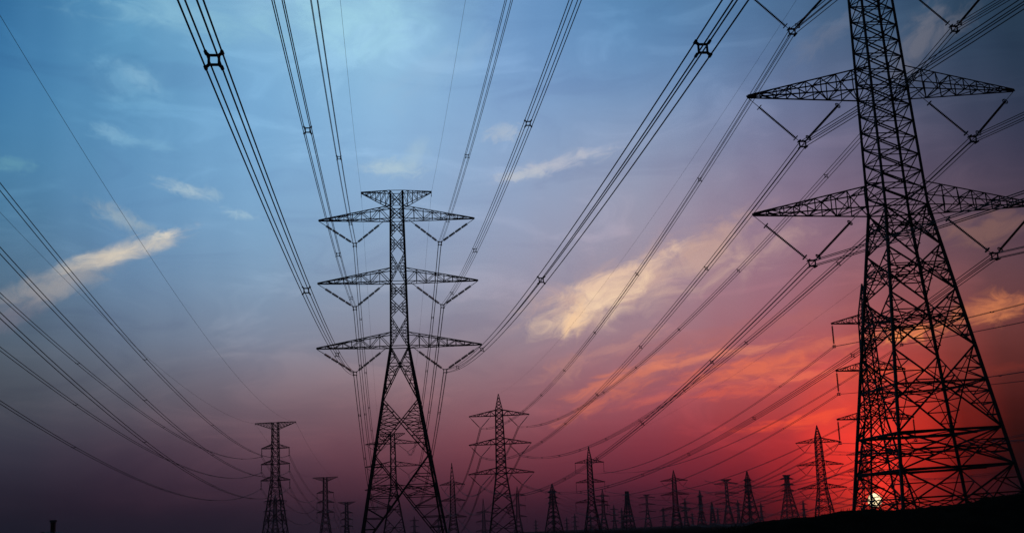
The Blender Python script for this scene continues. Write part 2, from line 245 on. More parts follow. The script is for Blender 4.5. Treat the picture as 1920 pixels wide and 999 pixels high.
# ---------------------------------------------------------------- mesh helpers
class MB:
    def __init__(s): s.v, s.f, s.sm = [], [], False
    def prism(s, p, q, prof):
        "extrude a closed profile [(u, v)] from p to q"
        p, q = Vector(p), Vector(q); d = q - p
        if d.length < 1e-5: return
        d.normalize()
        ref = Vector((0, 0, 1)) if abs(d.z) < 0.92 else Vector((1, 0, 0))
        u = d.cross(ref).normalized(); w = u.cross(d)
        n, b = len(prof), len(s.v)
        for e in (p, q): s.v += [tuple(e + u * a + w * c) for a, c in prof]
        for i in range(n):
            j = (i + 1) % n; s.f.append((b + i, b + j, b + n + j, b + n + i))
        s.f.append(tuple(range(b + n - 1, b - 1, -1))); s.f.append(tuple(range(b + n, b + 2 * n)))
    def bar(s, p, q, w, angle=True):
        h = w / 2
        if angle:   # rolled steel angle section
            t = w * 0.22
            s.prism(p, q, [(-h, -h), (h, -h), (h, -h + t), (-h + t, -h + t), (-h + t, h), (-h, h)])
        else: s.prism(p, q, [(-h, -h), (h, -h), (h, h), (-h, h)])
    def rod(s, p, q, r, n=6):
        s.prism(p, q, [(r * math.cos(2 * math.pi * i / n), r * math.sin(2 * math.pi * i / n)) for i in range(n)])
    def tube(s, pts, r, n=6):
        pts = [Vector(p) for p in pts]; b = len(s.v); k = len(pts)
        for i, p in enumerate(pts):
            d = (pts[min(i + 1, k - 1)] - pts[max(i - 1, 0)]).normalized()
            ref = Vector((0, 0, 1)) if abs(d.z) < 0.92 else Vector((1, 0, 0))
            u = d.cross(ref).normalized(); w = u.cross(d)
            s.v += [tuple(p + u * r * math.cos(2 * math.pi * j / n) + w * r * math.sin(2 * math.pi * j / n)) for j in range(n)]
        for i in range(k - 1):
            for j in range(n):
                a, c = b + i * n + j, b + i * n + (j + 1) % n; s.f.append((a, c, c + n, a + n))
        s.f.append(tuple(range(b + n - 1, b - 1, -1))); s.f.append(tuple(range(b + (k - 1) * n, b + k * n)))
    def lathe(s, p, q, prof, n=8):
        "profile [(t along 0..1, radius)] turned round the line p-q"
        p, q = Vector(p), Vector(q); d = (q - p)
        dn = d.normalized(); ref = Vector((0, 0, 1)) if abs(dn.z) < 0.92 else Vector((1, 0, 0))
        u = dn.cross(ref).normalized(); w = u.cross(dn); b = len(s.v); k = len(prof)
        for t, r in prof:
            c = p + d * t
            s.v += [tuple(c + u * r * math.cos(2 * math.pi * j / n) + w * r * math.sin(2 * math.pi * j / n)) for j in range(n)]
        for i in range(k - 1):
            for j in range(n):
                a, c = b + i * n + j, b + i * n + (j + 1) % n; s.f.append((a, c, c + n, a + n))
        s.f.append(tuple(range(b + n - 1, b - 1, -1))); s.f.append(tuple(range(b + (k - 1) * n, b + k * n)))
    def ring(s, c, axis, rad, r, n=14, m=5):
        c, a = Vector(c), Vector(axis).normalized(); ref = Vector((0, 0, 1)) if abs(a.z) < 0.92 else Vector((1, 0, 0))
        u = a.cross(ref).normalized(); w = u.cross(a); b = len(s.v)
        for i in range(n):
            t = 2 * math.pi * i / n; o = u * math.cos(t) + w * math.sin(t)
            for j in range(m):
                g = 2 * math.pi * j / m; s.v.append(tuple(c + o * (rad + r * math.cos(g)) + a * (r * math.sin(g))))
        for i in range(n):
            for j in range(m):
                i2, j2 = (i + 1) % n, (j + 1) % m; s.f.append((b + i * m + j, b + i2 * m + j, b + i2 * m + j2, b + i * m + j2))
    def build(s, name, mt, parent=None, loc=None, shade=False):
        me = bpy.data.meshes.new(name); me.from_pydata(s.v, [], s.f); me.materials.append(mt); me.update()
        if shade: me.shade_smooth()
        o = bpy.data.objects.new(name, me); COL.objects.link(o)
        if parent is not None: o.parent = parent
        if loc is not None: o.location = loc
        return o
def tag(o, label=None, cat=None, group=None, kind=None):
    if label: o['label'] = label
    if cat: o['category'] = cat
    if group: o['group'] = group
    if kind: o['kind'] = kind
    return o
def empty(name, loc, rz=0.0):
    o = bpy.data.objects.new(name, None); o.location = loc; o.rotation_euler = (0, 0, rz); o.empty_display_size = 0.5
    COL.objects.link(o); return o

# ---------------------------------------------------------------- ground
g = MB(); S = 30000.0
g.v = [(-S, -S, 0), (S, -S, 0), (S, S, 0), (-S, S, 0)]; g.f = [(0, 1, 2, 3)]
tag(g.build('ground', SOIL), kind='structure')
def bank_h(x):
    K = [(-10, 0.0), (4, 0.9), (9.6, 1.74), (13, 2.10), (15.8, 2.34), (19.3, 2.30), (21.9, 2.58), (24.7, 2.86), (32, 3.1), (50, 3.0), (70, 2.2), (95, 0.0)]
    for (a, b), (c, d) in zip(K, K[1:]):
        if a <= x <= c:
            t = (x - a) / (c - a); t = t * t * (3 - 2 * t) if b == 0 or d == 0 else t; return b + (d - b) * t
    return 0.0
g = MB(); nx, ny = 420, 44
for i in range(nx + 1):
    x = -10 + 105 * i / nx
    for j in range(ny + 1):
        y = -14 + 28 * j / ny
        h = bank_h(x) * math.exp(-(y / 5.5) ** 2)
        h += (0.05 * math.sin(x * 1.7 + 0.6 * y) + 0.04 * math.sin(x * 3.9 + y * 2.3) + rnd.uniform(-0.025, 0.025)) * min(1, h)
        g.v.append((x, 60 + y, h - 0.06 if j in (0, ny) or i in (0, nx) else h + 0.006))
for i in range(nx):
    for j in range(ny):
        a = i * (ny + 1) + j; g.f.append((a, a + ny + 1, a + ny + 2, a + 1))
tag(g.build('earth_bank', BANK, shade=True), kind='structure')

g = MB()
for i in range(5200):      # dry grass along the top of the bank
    x = rnd.uniform(6, 60); y = rnd.gauss(0, 1.6)
    if math.sin(x * 2.1) + math.sin(x * 0.83 + 1) + rnd.uniform(-1.4, 1.4) < 0.1: continue
    h = bank_h(x) * math.exp(-(y / 5.5) ** 2) - 0.04; t = rnd.uniform(.06, .20) * rnd.choice((.7, 1, 1, 1.5)); w = .012
    dx, dy = rnd.gauss(0, .35) * t, rnd.gauss(0, .35) * t; k = len(g.v)
    g.v += [(x - w, 60 + y, h), (x + w, 60 + y, h), (x + dx * .5 + w * .7, 60 + y + dy * .5, h + t * .6), (x + dx * .5 - w * .7, 60 + y + dy * .5, h + t * .6), (x + dx, 60 + y + dy, h + t)]
    g.f += [(k, k + 1, k + 2, k + 3), (k + 3, k + 2, k + 4)]
tag(g.build('grass', GRASS), kind='stuff')

# ---------------------------------------------------------------- lattice towers
def lerp(a, b, t): return Vector(a) * (1 - t) + Vector(b) * t
def wat(prof, z):
    "body width at height z from [(z, w)]"
    for (a, b), (c, d) in zip(prof, prof[1:]):
        if a <= z <= c: return b + (d - b) * (z - a) / (c - a)
    return prof[-1][1]
def corner(prof, z, k):
    w = wat(prof, z) / 2; sx, sy = ((-1, -1), (1, -1), (1, 1), (-1, 1))[k]
    return Vector((sx * w, sy * w, z))
def face(mb, a0, b0, a1, b1, wd, ws, n, ang, top=True, inward=Vector((0, 0, 0))):
    "one braced panel of a tower face: crossed diagonals, n redundant members on each side"
    off = inward * wd * 1.1
    mb.bar(a0, b1, wd, ang); mb.bar(b0 + off, a1 + off, wd, ang)
    if top: mb.bar(a1, b1, ws * 1.15, ang)
    if n:
        w0, w1 = (b0 - a0).length, (b1 - a1).length; hc = w0 / (w0 + w1)
        for (l0, l1, r0, r1) in ((a0, a1, b0, b1), (b0, b1, a0, a1)):
            def leg(h): return lerp(l0, l1, h)
            def dia(h): return lerp(l0, r1, h) if h <= hc else lerp(r0, l1, h)
            hs = [k / (n + 1) for k in range(1, n + 1)]
            for k, h in enumerate(hs):
                mb.bar(leg(h), dia(h), ws, ang)
                nh = hs[k + 1] if k + 1 < n else 1.0; ph = hs[k - 1] if k else 0.0
                if h <= hc: mb.bar(dia(h), leg(nh), ws * 0.9, ang) if nh < 1 else None
                else: mb.bar(dia(h), leg(ph), ws * 0.9, ang) if ph > 0 else None
def crossarm(mb, s, z, H, h, w0, w1, n, wc, wb, ang, posts=(0.0,), rise=0.0):
    "tapered lattice arm: four chords from the body to the tip"
    lo = [Vector((s * w0 / 2, y * w0 / 2, z)) for y in (-1, 1)]; up = [Vector((s * w1 / 2, y * w1 / 2, z + h)) for y in (-1, 1)]
    tl = [Vector((s * H, y * 0.10, z)) for y in (-1, 1)]; tu = [Vector((s * H, y * 0.10, z + 0.16 + rise)) for y in (-1, 1)]
    for i in (0, 1): mb.bar(lo[i], tl[i], wc, ang); mb.bar(up[i], tu[i], wc, ang)
    mb.bar(tl[0], tu[1], wc * 1.2, False)
    ts = [((k / n) ** 0.92) for k in range(n + 1)]
    for k in range(n):
        t, u = ts[k], ts[k + 1]
        for i in (0, 1):
            if k: mb.bar(lerp(lo[i], tl[i], t), lerp(up[i], tu[i], t), wb, ang)
            if k % 2 == 0: mb.bar(lerp(lo[i], tl[i], t), lerp(up[i], tu[i], u), wb, ang)
            else: mb.bar(lerp(up[i], tu[i], t), lerp(lo[i], tl[i], u), wb, ang)
        if k < n - 1:
            mb.bar(lerp(lo[0], tl[0], u), lerp(lo[1], tl[1], u), wb, ang); mb.bar(lerp(up[0], tu[0], u), lerp(up[1], tu[1], u), wb * .9, ang)
        a, b = (0, 1) if k % 2 else (1, 0)
        mb.bar(lerp(lo[a], tl[a], t), lerp(lo[b], tl[b], u), wb, ang); mb.bar(lerp(up[b], tu[b], t), lerp(up[a], tu[a], u), wb * .9, ang)
def string_profile(near, gaps):
    out = [(0, .03)]
    if not near: return [(0, .075), (1, .075)]
    n = 30
    for k in range(n):
        a = k / n; r = 0.15
        if gaps and k % 8 == 7: r = 0.04
        out += [(a + .002, .05), (a + .35 / n, r), (a + .75 / n, r * .8), (a + .95 / n, .05)]
    return out + [(1, .03)]
def insulator(root, p, q, near, r=1.0, rings=False, link=0.2, gaps=False):
    p, q = Vector(p), Vector(q); d = q - p
    a, b = p + d * link, p + d * 0.93
    mb = MB(); mb.rod(p, a, 0.035 * r, 5); mb.rod(b, q, 0.035 * r, 5)
    mb.lathe(a, b, [(t, rr * r) for t, rr in string_profile(near, gaps)], 8 if near else 5)
    o = mb.build('insulator_string', CERAM, root)
    if rings:
        for c in (a + d * .01, b - d * .01):
            k = MB(); k.ring(c, d, 0.26, 0.045)
            for t in range(4):
                ref = d.normalized(); u = ref.cross(Vector((0, 1, 0))).normalized(); w = u.cross(ref)
                e = u * math.cos(t * math.pi / 2) + w * math.sin(t * math.pi / 2); k.rod(c, c + e * 0.25, 0.025, 4)
            k.build('corona_ring', ALU, o)
    return o
def yoke(root, q, near, sp=0.6):
    q = Vector(q); mb = MB(); h = sp / 2
    mb.bar(q + Vector((-h, 0, h * .9)), q + Vector((h, 0, h * .9)), 0.14, False)
    for x in (-h, h): mb.bar(q + Vector((x, 0, h * .9)), q + Vector((x * .9, 0, -h)), 0.10, False)
    if near:
        mb.bar(q + Vector((-h, 0, -h * .8)), q + Vector((h, 0, -h * .8)), 0.12, False)
        for x in (-h, h):
            for z in (-h, h): mb.rod(q + Vector((x, -.35, z)), q + Vector((x, .35, z)), 0.07, 6)
    return mb.build('yoke_plate', STEEL, root)
def tower(label, loc, yaw, prof, levels, arms, top, strings, near=True, leg_w=.32, brace=.15, sec=.09, nred=None, arm_h=2.2, npan=7, rings=False, gaps=False, decks=(), group='lattice pylons of the power lines', sscale=1.0, low_k=1.0):
    """prof: body width by height; levels: panel boundaries; arms: [(z, half length)]; top: ('spike', z) or ('tee', z, half, z_low);
    strings: ('V', tip drop, middle fraction, inner fraction) or ('I', drop)"""
    root = empty('lattice_tower', loc, yaw); tag(root, label, 'pylon', group)
    ang = near
    ztop = levels[-1]
    for k in range(4):
        mb = MB()
        for a, b in zip(levels, levels[1:]): mb.bar(corner(prof, a, k), corner(prof, b, k), leg_w * (1.0 if a < arms[0][0] else .8), ang)
        if near: mb.bar(corner(prof, levels[0], k) + Vector((0, 0, -.3)), corner(prof, levels[0], k) + Vector((0, 0, .35)), 0.9, False)
        mb.build('leg', STEEL, root)
    mb = MB(); hor = {round(z, 2) for z, _ in arms} | {round(z + arm_h, 2) for z, _ in arms} | {round(z, 2) for z in decks} | {round(levels[-1], 2), round(levels[-2], 2)}
    for i, (a, b) in enumerate(zip(levels, levels[1:])):
        n = nred[i] if nred else 0
        for k in range(4):
            k2 = (k + 1) % 4
            inw = -(corner(prof, b, k) + corner(prof, b, k2)); inw.z = 0; inw.normalize()
            lo = low_k if b <= arms[0][0] + .01 else 1.0
            face(mb, corner(prof, a, k), corner(prof, a, k2), corner(prof, b, k), corner(prof, b, k2), brace * lo, sec * lo, n, ang, True if not nred or round(b, 2) in hor else n == 0, inw)
    if near and low_k > 1.27:
        for a, b in zip(levels, levels[1:]):
            if b > arms[0][0] + .01 or b - a < 2.5: continue
            w0, w1 = wat(prof, a), wat(prof, b); zc = a + (b - a) * w0 / (w0 + w1)
            ms = [(corner(prof, zc, k) + corner(prof, zc, (k + 1) % 4)) / 2 for k in range(4)]
            for k in range(4):
                mb.bar(ms[k], ms[(k + 1) % 4], sec * 1.1, ang); mb.bar(ms[k], corner(prof, zc, k), sec * 1.2, ang); mb.bar(ms[k], corner(prof, zc, (k + 1) % 4), sec * 1.2, ang)
                for zz in (a, b):   # hip members running to the leg nodes
                    c = corner(prof, zz, k); mb.bar((ms[k] + ms[k - 1]) / 2, c, sec, ang)
    for z in decks:     # heavy horizontal frames with plan bracing
        c = [corner(prof, z, k) for k in range(4)]
        for k in range(4):
            dn = Vector((0, 0, -.06)); mb.bar(c[k] + dn, c[(k + 1) % 4] + dn, brace * 1.9, ang)
            mb.bar((c[k] + c[(k + 1) % 4]) / 2 + dn, (c[(k + 1) % 4] + c[(k + 2) % 4]) / 2 + dn, brace * 1.1, ang)
            mb.bar((c[k] + c[(k + 1) % 4]) / 2 + dn * 3, (c[(k + 2) % 4] + c[(k + 3) % 4]) / 2 + dn * 3, brace * .8, ang)
    mb.build('lattice_bracing', STEEL, root)
    for z, H in arms:
        w0, w1 = wat(prof, z), wat(prof, min(z + arm_h, ztop))
        for s in (-1, 1):
            mb = MB(); crossarm(mb, s, z, H, arm_h, w0, w1, npan, brace * 1.05, sec * 1.05, ang)
            mb.build('crossarm', STEEL, root)
            if strings[0] == 'V':
                _, drop, fm, fi = strings
                q = Vector((s * H * fm, 0, z - drop)); qh = Vector((.25 * s, 0, .25))
                insulator(root, (s * (H - .1), 0, z - .1), q + qh, near, sscale, rings, .2, gaps)
                insulator(root, (s * H * fi, 0, z - .1), q + Vector((-.25 * s, 0, .25)), near, sscale, rings, .2, gaps)
                yoke(root, q, near)
            elif strings[0] == 'I':
                insulator(root, (s * (H - .1), 0, z - .1), (s * (H - .1), 0, z - strings[1] + .3), near, sscale, False, .08)
                yoke(root, (s * (H - .1), 0, z - strings[1]), near, 0.4)
            elif strings[0] == 'T':   # dead-end strings pulled out along both spans, jumper loop below
                for d in (-1, 1): insulator(root, (s * (H - .1), 0, z), (s * (H - .1), d * 3.2, z - .5), near, sscale, False, .08)
                jl = MB(); jl.tube([(s * (H - .1), 3.2 * t, z - .5 - 1.6 * (1 - t * t)) for t in [-1 + k / 5 for k in range(11)]], .05, 4)
                jl.build('jumper_loop', ALU, root)
    zt = max(levels)
    if top[0] == 'spike':
        mb = MB(); tip = Vector((0, 0, top[1])); n = top[2] if len(top) > 2 else 5
        cs = [corner(prof, zt, k) for k in range(4)]
        for k in range(4): mb.bar(cs[k], lerp(cs[k], tip, .985), brace * 1.25, ang)
        for i in range(n):
            t, u = 1 - (1 - i / n) ** 1.0, (i + 1) / n
            for k in range(4):
                k2 = (k + 1) % 4; a, b = lerp(cs[k], tip, t), lerp(cs[k2], tip, u * .99)
                mb.bar(a, b, sec * 1.1, ang); mb.bar(lerp(cs[k2], tip, t), lerp(cs[k], tip, u * .99), sec * 1.1, ang)
        mb.build('spire', STEEL, root)
    else:
        _, z1, H, z0 = top; w0, w1 = wat(prof, z0), wat(prof, zt)
        for s in (-1, 1):
            mb = MB()
            lo = [Vector((s * w0 / 2, y * w0 / 2, z0)) for y in (-1, 1)]; up = [Vector((s * w1 / 2, y * w1 / 2, z1)) for y in (-1, 1)]
            tp = [Vector((s * H, y * .1, z1)) for y in (-1, 1)]; tq = [Vector((s * H, y * .1, z1 - .15)) for y in (-1, 1)]
            n = 6
            for i in (0, 1):
                mb.bar(up[i], tp[i], brace, ang); mb.bar(lo[i], tq[i], brace, ang)
                for k in range(n):
                    t, u = k / n, (k + 1) / n
                    if k: mb.bar(lerp(up[i], tp[i], t), lerp(lo[i], tq[i], t), sec, ang)
                    mb.bar(lerp(up[i], tp[i], t), lerp(lo[i], tq[i], u), sec, ang)
            for k in range(n):
                a, b = (0, 1) if k % 2 else (1, 0); mb.bar(lerp(up[a], tp[a], k / n), lerp(up[b], tp[b], (k + 1) / n), sec, ang)
            mb.build('ground_wire_arm', STEEL, root)
            hg = MB(); hg.rod((s * (H - .05), 0, z1 - .1), (s * (H - .05), 0, z1 - .95), .05, 5); hg.build('ground_wire_clamp', STEEL, root)
    return root
def span_levels(z0, z1, n): return [z0 + (z1 - z0) * k / n for k in range(n)]

VF = 0.635
def wide_v(label, loc, yaw, dz=0.0, H=13.4, near=True, spire=8.4, k=1.0):
    "spike-topped pylon with V strings; dz lowers or raises the legs"
    a3, a2, a1 = 28.8 + dz, 39.8 + dz, 50.6 + dz
    base_w = 3.9 + a3 * (0.258 if near else 0.29)
    prof = [(0, base_w), (a3, 3.9), (a1 + 2.2, 2.7)]
    if near:
        low = [0.0, 5.83 + dz * .2, 8.9 + dz * .35, 15.98 + dz * .6, 20.99 + dz * .8, 25.1 + dz * .9]; red = [4, 2, 6, 5, 4, 3]
        lv = low + span_levels(a3, a2, 7) + span_levels(a2, a1, 7) + [a1, a1 + 2.2]
        red = red + [0] * (len(lv) - 1 - len(red))
        decks = (low[1], low[2])
    else:
        low = [a3 * f for f in (0, .3, .55, .76, .9)]; red = [3, 2, 2, 1, 0]
        lv = low + span_levels(a3, a2, 5) + span_levels(a2, a1, 5) + [a1, a1 + 2.2]; red += [0] * (len(lv) - 1 - len(red)); decks = ()
    return tower(label, loc, yaw, prof, lv, [(a3, H * 1.05), (a2, H), (a1, H * .97)], ('spike', a1 + spire, 5), ('V', 4.55, VF, .27),
                 near=near, rings=near, leg_w=(.23 if near else .40) * k, brace=(.10 if near else .2) * k, sec=(.075 if near else .15) * k, nred=red, arm_h=2.15, npan=8 if near else 6, decks=decks, sscale=.85 if near else 1.9, low_k=1.3 if near else 1.0)
def wide_tee(label, loc, yaw, dz=0.0, near=True, k=1.0):
    "flat-topped pylon with V strings"
    a3, a2, a1 = 33.3 + dz, 44.4 + dz, 55.4 + dz
    prof = [(0, 14.2 + dz * .3), (a3, 3.05), (a1 + 5.0, 2.15)]
    n1, n2 = 24.4 + dz * .75, 15.3 + dz * .5
    lv = [0.0, n2, n1, a3, a3 + 5.2, a3 + 8.2, a2, a2 + 5.2, a2 + 8.2, a1, a1 + 2.3, a1 + 5.0]
    red = [8, 7, 5, 4, 2, 4, 4, 2, 4, 2, 2]
    if not near: red = [4, 4, 3, 2, 0, 2, 2, 0, 2, 0, 0]
    return tower(label, loc, yaw, prof, lv, [(a3, 13.85), (a2, 13.6), (a1, 13.35)], ('tee', a1 + 5.0, 6.1, a1 + 2.3), ('V', 4.3, .545, .16),
                 near=near, leg_w=(.33 if near else .46) * k, brace=(.13 if near else .22) * k, sec=(.10 if near else .14) * k, nred=red, arm_h=2.3, npan=8 if near else 6, gaps=near, sscale=1.6 if near else 1.4, low_k=1.25 if near else 1.0)
def slim_spike(label, loc, yaw, dz=0.0, near=True, k=1.0, H=7.0):
    "slim spike-topped pylon with single hanging strings"
    a3, a2, a1 = 20.7 + dz, 30.15 + dz, 39.5 + dz
    prof = [(0, 3.0 + a3 * .33), (a3, 3.0), (a1 + 1.7, 2.0)]
    low = [a3 * f for f in (0, .34, .6, .82)]; red = [4, 3, 2, 0]
    lv = low + span_levels(a3, a2, 5) + span_levels(a2, a1, 5) + [a1, a1 + 1.7]; red += [0] * (len(lv) - 1 - len(red))
    return tower(label, loc, yaw, prof, lv, [(a3, H + .7), (a2, H), (a1, H)], ('spike', a1 + 8.0, 5), ('I', 4.5), near=near,
                 leg_w=(.30 if near else .36) * k, brace=(.16 if near else .18) * k, sec=(.085 if near else .11) * k, nred=red, arm_h=1.7, npan=5, sscale=1.3)
def slim_tee(label, loc, yaw, dz=0.0, near=True, k=1.0):
    "flat-topped pylon with single hanging strings"
    a3, a2, a1 = 25.3 + dz, 31.5 + dz, 37.6 + dz; zt = a1 + 10.0
    prof = [(0, 2.9 + a3 * .26), (a3, 2.9), (zt, 2.3)]
    low = [a3 * f for f in (0, .32, .57, .77, .9)]; red = [3, 2, 2, 0, 0]
    lv = low + span_levels(a3, a2, 2) + span_levels(a2, a1, 2) + span_levels(a1, zt - 2.6, 3) + [zt - 2.6, zt]
    red += [0] * (len(lv) - 1 - len(red))
    return tower(label, loc, yaw, prof, lv, [(a3, 5.7), (a2, 5.6), (a1, 5.5)], ('tee', zt, 8.1, zt - 2.6), ('I', 2.9), near=near,
                 leg_w=.36 * k, brace=.20 * k, sec=.12 * k, nred=red, arm_h=1.6, npan=4, sscale=1.3)
def strain(label, loc, yaw, h=38.0, W0=13.0, flat=False, k=1.0, H=4.6):
    "broad tapering dead-end pylon seen almost along its arms"
    a = [h * .60, h * .71, h * .82]
    prof = [(0, W0), (a[0], 3.4), (a[2] + 1.4, 2.3)]
    low = [a[0] * f for f in (0, .25, .46, .63, .77, .89)]
    lv = low + span_levels(a[0], a[1], 2) + span_levels(a[1], a[2], 2) + [a[2], a[2] + 1.4]
    top = ('tee', a[2] + 3.4, 3.4, a[2] + 1.4) if flat else ('spike', h, 4)
    if flat: lv.append(a[2] + 3.4)
    red = [2, 2, 2, 1, 0, 0] + [0] * (len(lv) - 7)
    return tower(label, loc, yaw, prof, lv, [(z, H) for z in a], top, ('T',), near=False, leg_w=.46 * k, brace=.24 * k, sec=.15 * k, nred=red, arm_h=1.4, npan=4, sscale=1.4)

# positions along the parallel lines (metres, camera at the origin looking along +Y)
def at(px, Y, py=None):
    "ground point at distance Y whose upright passes the picture position px at the height of py"
    u, v = (px - 960) / FPX, (499.5 - (920 if py is None else py)) / FPX
    d = c_rt * u + c_up * v + c_fwd
    return Vector((d.x * Y / d.y, Y, 0))
TW = {}
TW['main'] = wide_tee('tall flat-topped pylon in the centre, second largest, with V-shaped insulator strings', (-19.5, 205, 0), R(6))
TW['right'] = wide_v('huge pylon close by on the right with its top cut off by the frame', (35.45, 107, 0), R(6.5), H=12.75)
TW['right'].rotation_euler = (0, R(-1.25), R(6.5))
TW['mid'] = wide_v('spike-topped pylon with thin V strings just right of the big central pylon', (-7.3, 470, 0), 0, dz=-4.9, H=11.8, near=False, k=1.0)
TW['east'] = wide_v('spike-topped pylon with V strings against the red glow left of the huge pylon', (144.6, 600, 0), 0, dz=-12.2, H=11.2, near=False, k=1.15)
TW['slim'] = slim_spike('slim pylon with single hanging strings standing right behind the huge pylon', (69.4, 240, 0), R(6))
TW['slim2'] = slim_spike('slim spike-topped pylon with hanging strings between the two V-string spike pylons', (33.4, 600, 0), R(4), dz=-6.2, near=False, k=1.15)
TW['left'] = slim_tee('flat-topped pylon with hanging strings, tallest on the left side, three wire sets sweep into it', (-94.8, 480, 0), R(-3))
TW['left2'] = slim_tee('smaller flat-topped pylon just right of the tallest left one', (-125.9, 800, 0), R(-3), dz=-6.0, k=1.2)
TW['left3'] = slim_tee('tiny flat-topped pylon, farthest of the three in the left line', (-161.5, 1150, 0), R(-3), dz=-12.0, k=1.5)
TW['main2'] = wide_tee('distant flat-topped pylon seen through the legs of the central pylon', (-62.5, 610, 0), R(5), dz=-8.3, near=False, k=1.1)
TW['mid2'] = wide_v('spike-topped pylon beside the right foot of the central pylon', (-47, 850, 0), 0, dz=-15.2, H=8.8, near=False, spire=15, k=1.35)
TW['east2'] = wide_v('far spike-topped V-string pylon, right of the slim hanging-string pylon', (120.3, 980, 0), 0, dz=-14.2, H=11.0, near=False, k=1.5)
TW['east3'] = wide_v('distant V-string pylon seen through the left leg of the huge pylon above the sun', (218.2, 790, 0), 0, dz=-9.3, H=11, near=False, k=.85)
def far(px, py, Y): p = at(px, Y, py); return (p.x, p.y, 0)
wide_v('far V-string pylon half hidden behind the base of the tallest left pylon', far(516, 960, 1390), 0, dz=-4.0, near=False, k=1.6)
wide_v('tiny spiked pylon between the central pylon foot and the V-string pylon right of it', far(907, 970, 1500), 0, dz=-24, H=9.5, near=False, spire=17, k=1.8)
slim_spike('far slim pylon touching the right foot of the V-string pylon beside the centre', far(971, 950, 1110), R(3), dz=-5.5, near=False, k=1.6)
TW['s1'] = strain('broad dark dead-end pylon just left of the slim hanging-string pylon', far(1037, 950, 930), R(40), 36.5, 10.0, False, 1.3)
slim_spike('far slim pylon just right of the foot of the hanging-string pylon', far(1131, 950, 1290), R(3), dz=-5, near=False, k=1.8)
slim_spike('tiny slim pylon in the gap left of the square-topped dead-end pylon', far(1152, 970, 2050), R(3), dz=-8, near=False, k=2.4)
TW['s2'] = strain('far square-topped dead-end pylon left of the small V-string pylon', far(1177, 950, 1150), R(60), 38, 9.5, True, 1.5)
TW['f1'] = wide_tee('small far flat-topped V-string pylon between the dead-end pylon and the spiked one', far(1214, 960, 2000), 0, dz=-8, near=False, k=2.2)
slim_spike('tiny dark pylon just behind the right edge of the far spiked V-string pylon', far(1286, 965, 1700), R(3), dz=-9, near=False, k=2.2)
slim_spike('far lone spire, midway between the spiked V-string pylon and the flat-topped one', far(1314, 950, 1450), R(30), dz=-6, near=False, k=1.9, H=4.5)
strain('tiny tapering pylon left of the far flat-topped V-string pylon', far(1336, 965, 1800), R(70), 34, 8, False, 2.2)
TW['f2'] = wide_tee('far flat-topped V-string pylon standing left of the two broad dark pylons', far(1364, 940, 1400), 0, dz=-10, near=False, k=1.7)
TW['s3'] = strain('broad spiked dead-end pylon, middle of three dark ones left of the red-lit pylon', far(1404, 930, 960), R(40), 41, 11, False, 1.4)
TW['s4'] = strain('broad flat-capped dead-end pylon nearest the left side of the red-lit V-string pylon', far(1478, 930, 1020), R(15), 43, 12.5, True, 1.4, H=5.8)
slim_spike('tiny far pylon low on the horizon left of the slim hanging-string pylon', far(1078, 975, 2500), R(3), dz=-13, near=False, k=2.8)
slim_spike('tiny far pylon seen between the spread legs of the central pylon', far(777, 980, 2000), R(3), dz=-13, near=False, k=2.6)

for px, top, lab in ((1062, 968, 'tiny far pylon just right of the leftmost broad dead-end pylon'), (1166, 950, 'tiny far pylon touching the left foot of the square-topped dead-end pylon'),
                     (1244, 948, 'tiny far pylon just left of the far spiked V-string pylon'), (1346, 950, 'tiny far pylon at the left foot of the far flat-topped V-string pylon'),
                     (1428, 940, 'tiny far pylon just right of the broad spiked dead-end pylon'), (1107, 962, 'tiny far pylon at the foot of the slim hanging-string pylon'), (1298, 958, 'tiny far pylon left of the far lone spire'), (1385, 935, 'tiny far pylon between the flat-topped one and the broad spiked one'), (1508, 935, 'tiny far pylon at the left foot of the red-lit V-string pylon'), (1004, 972, 'tiny far pylon low on the horizon right of the V-string pylon\'s foot'),
                     (822, 966, 'tiny far pylon beside the right leg of the central pylon')):
    hz = 997 - (px - 960) * .0419; Y = 37.0 * FPX / (hz - top)
    slim_spike(lab, far(px, 965, Y), R(3), dz=-10.5, near=False, k=1.0 + Y / 1400)

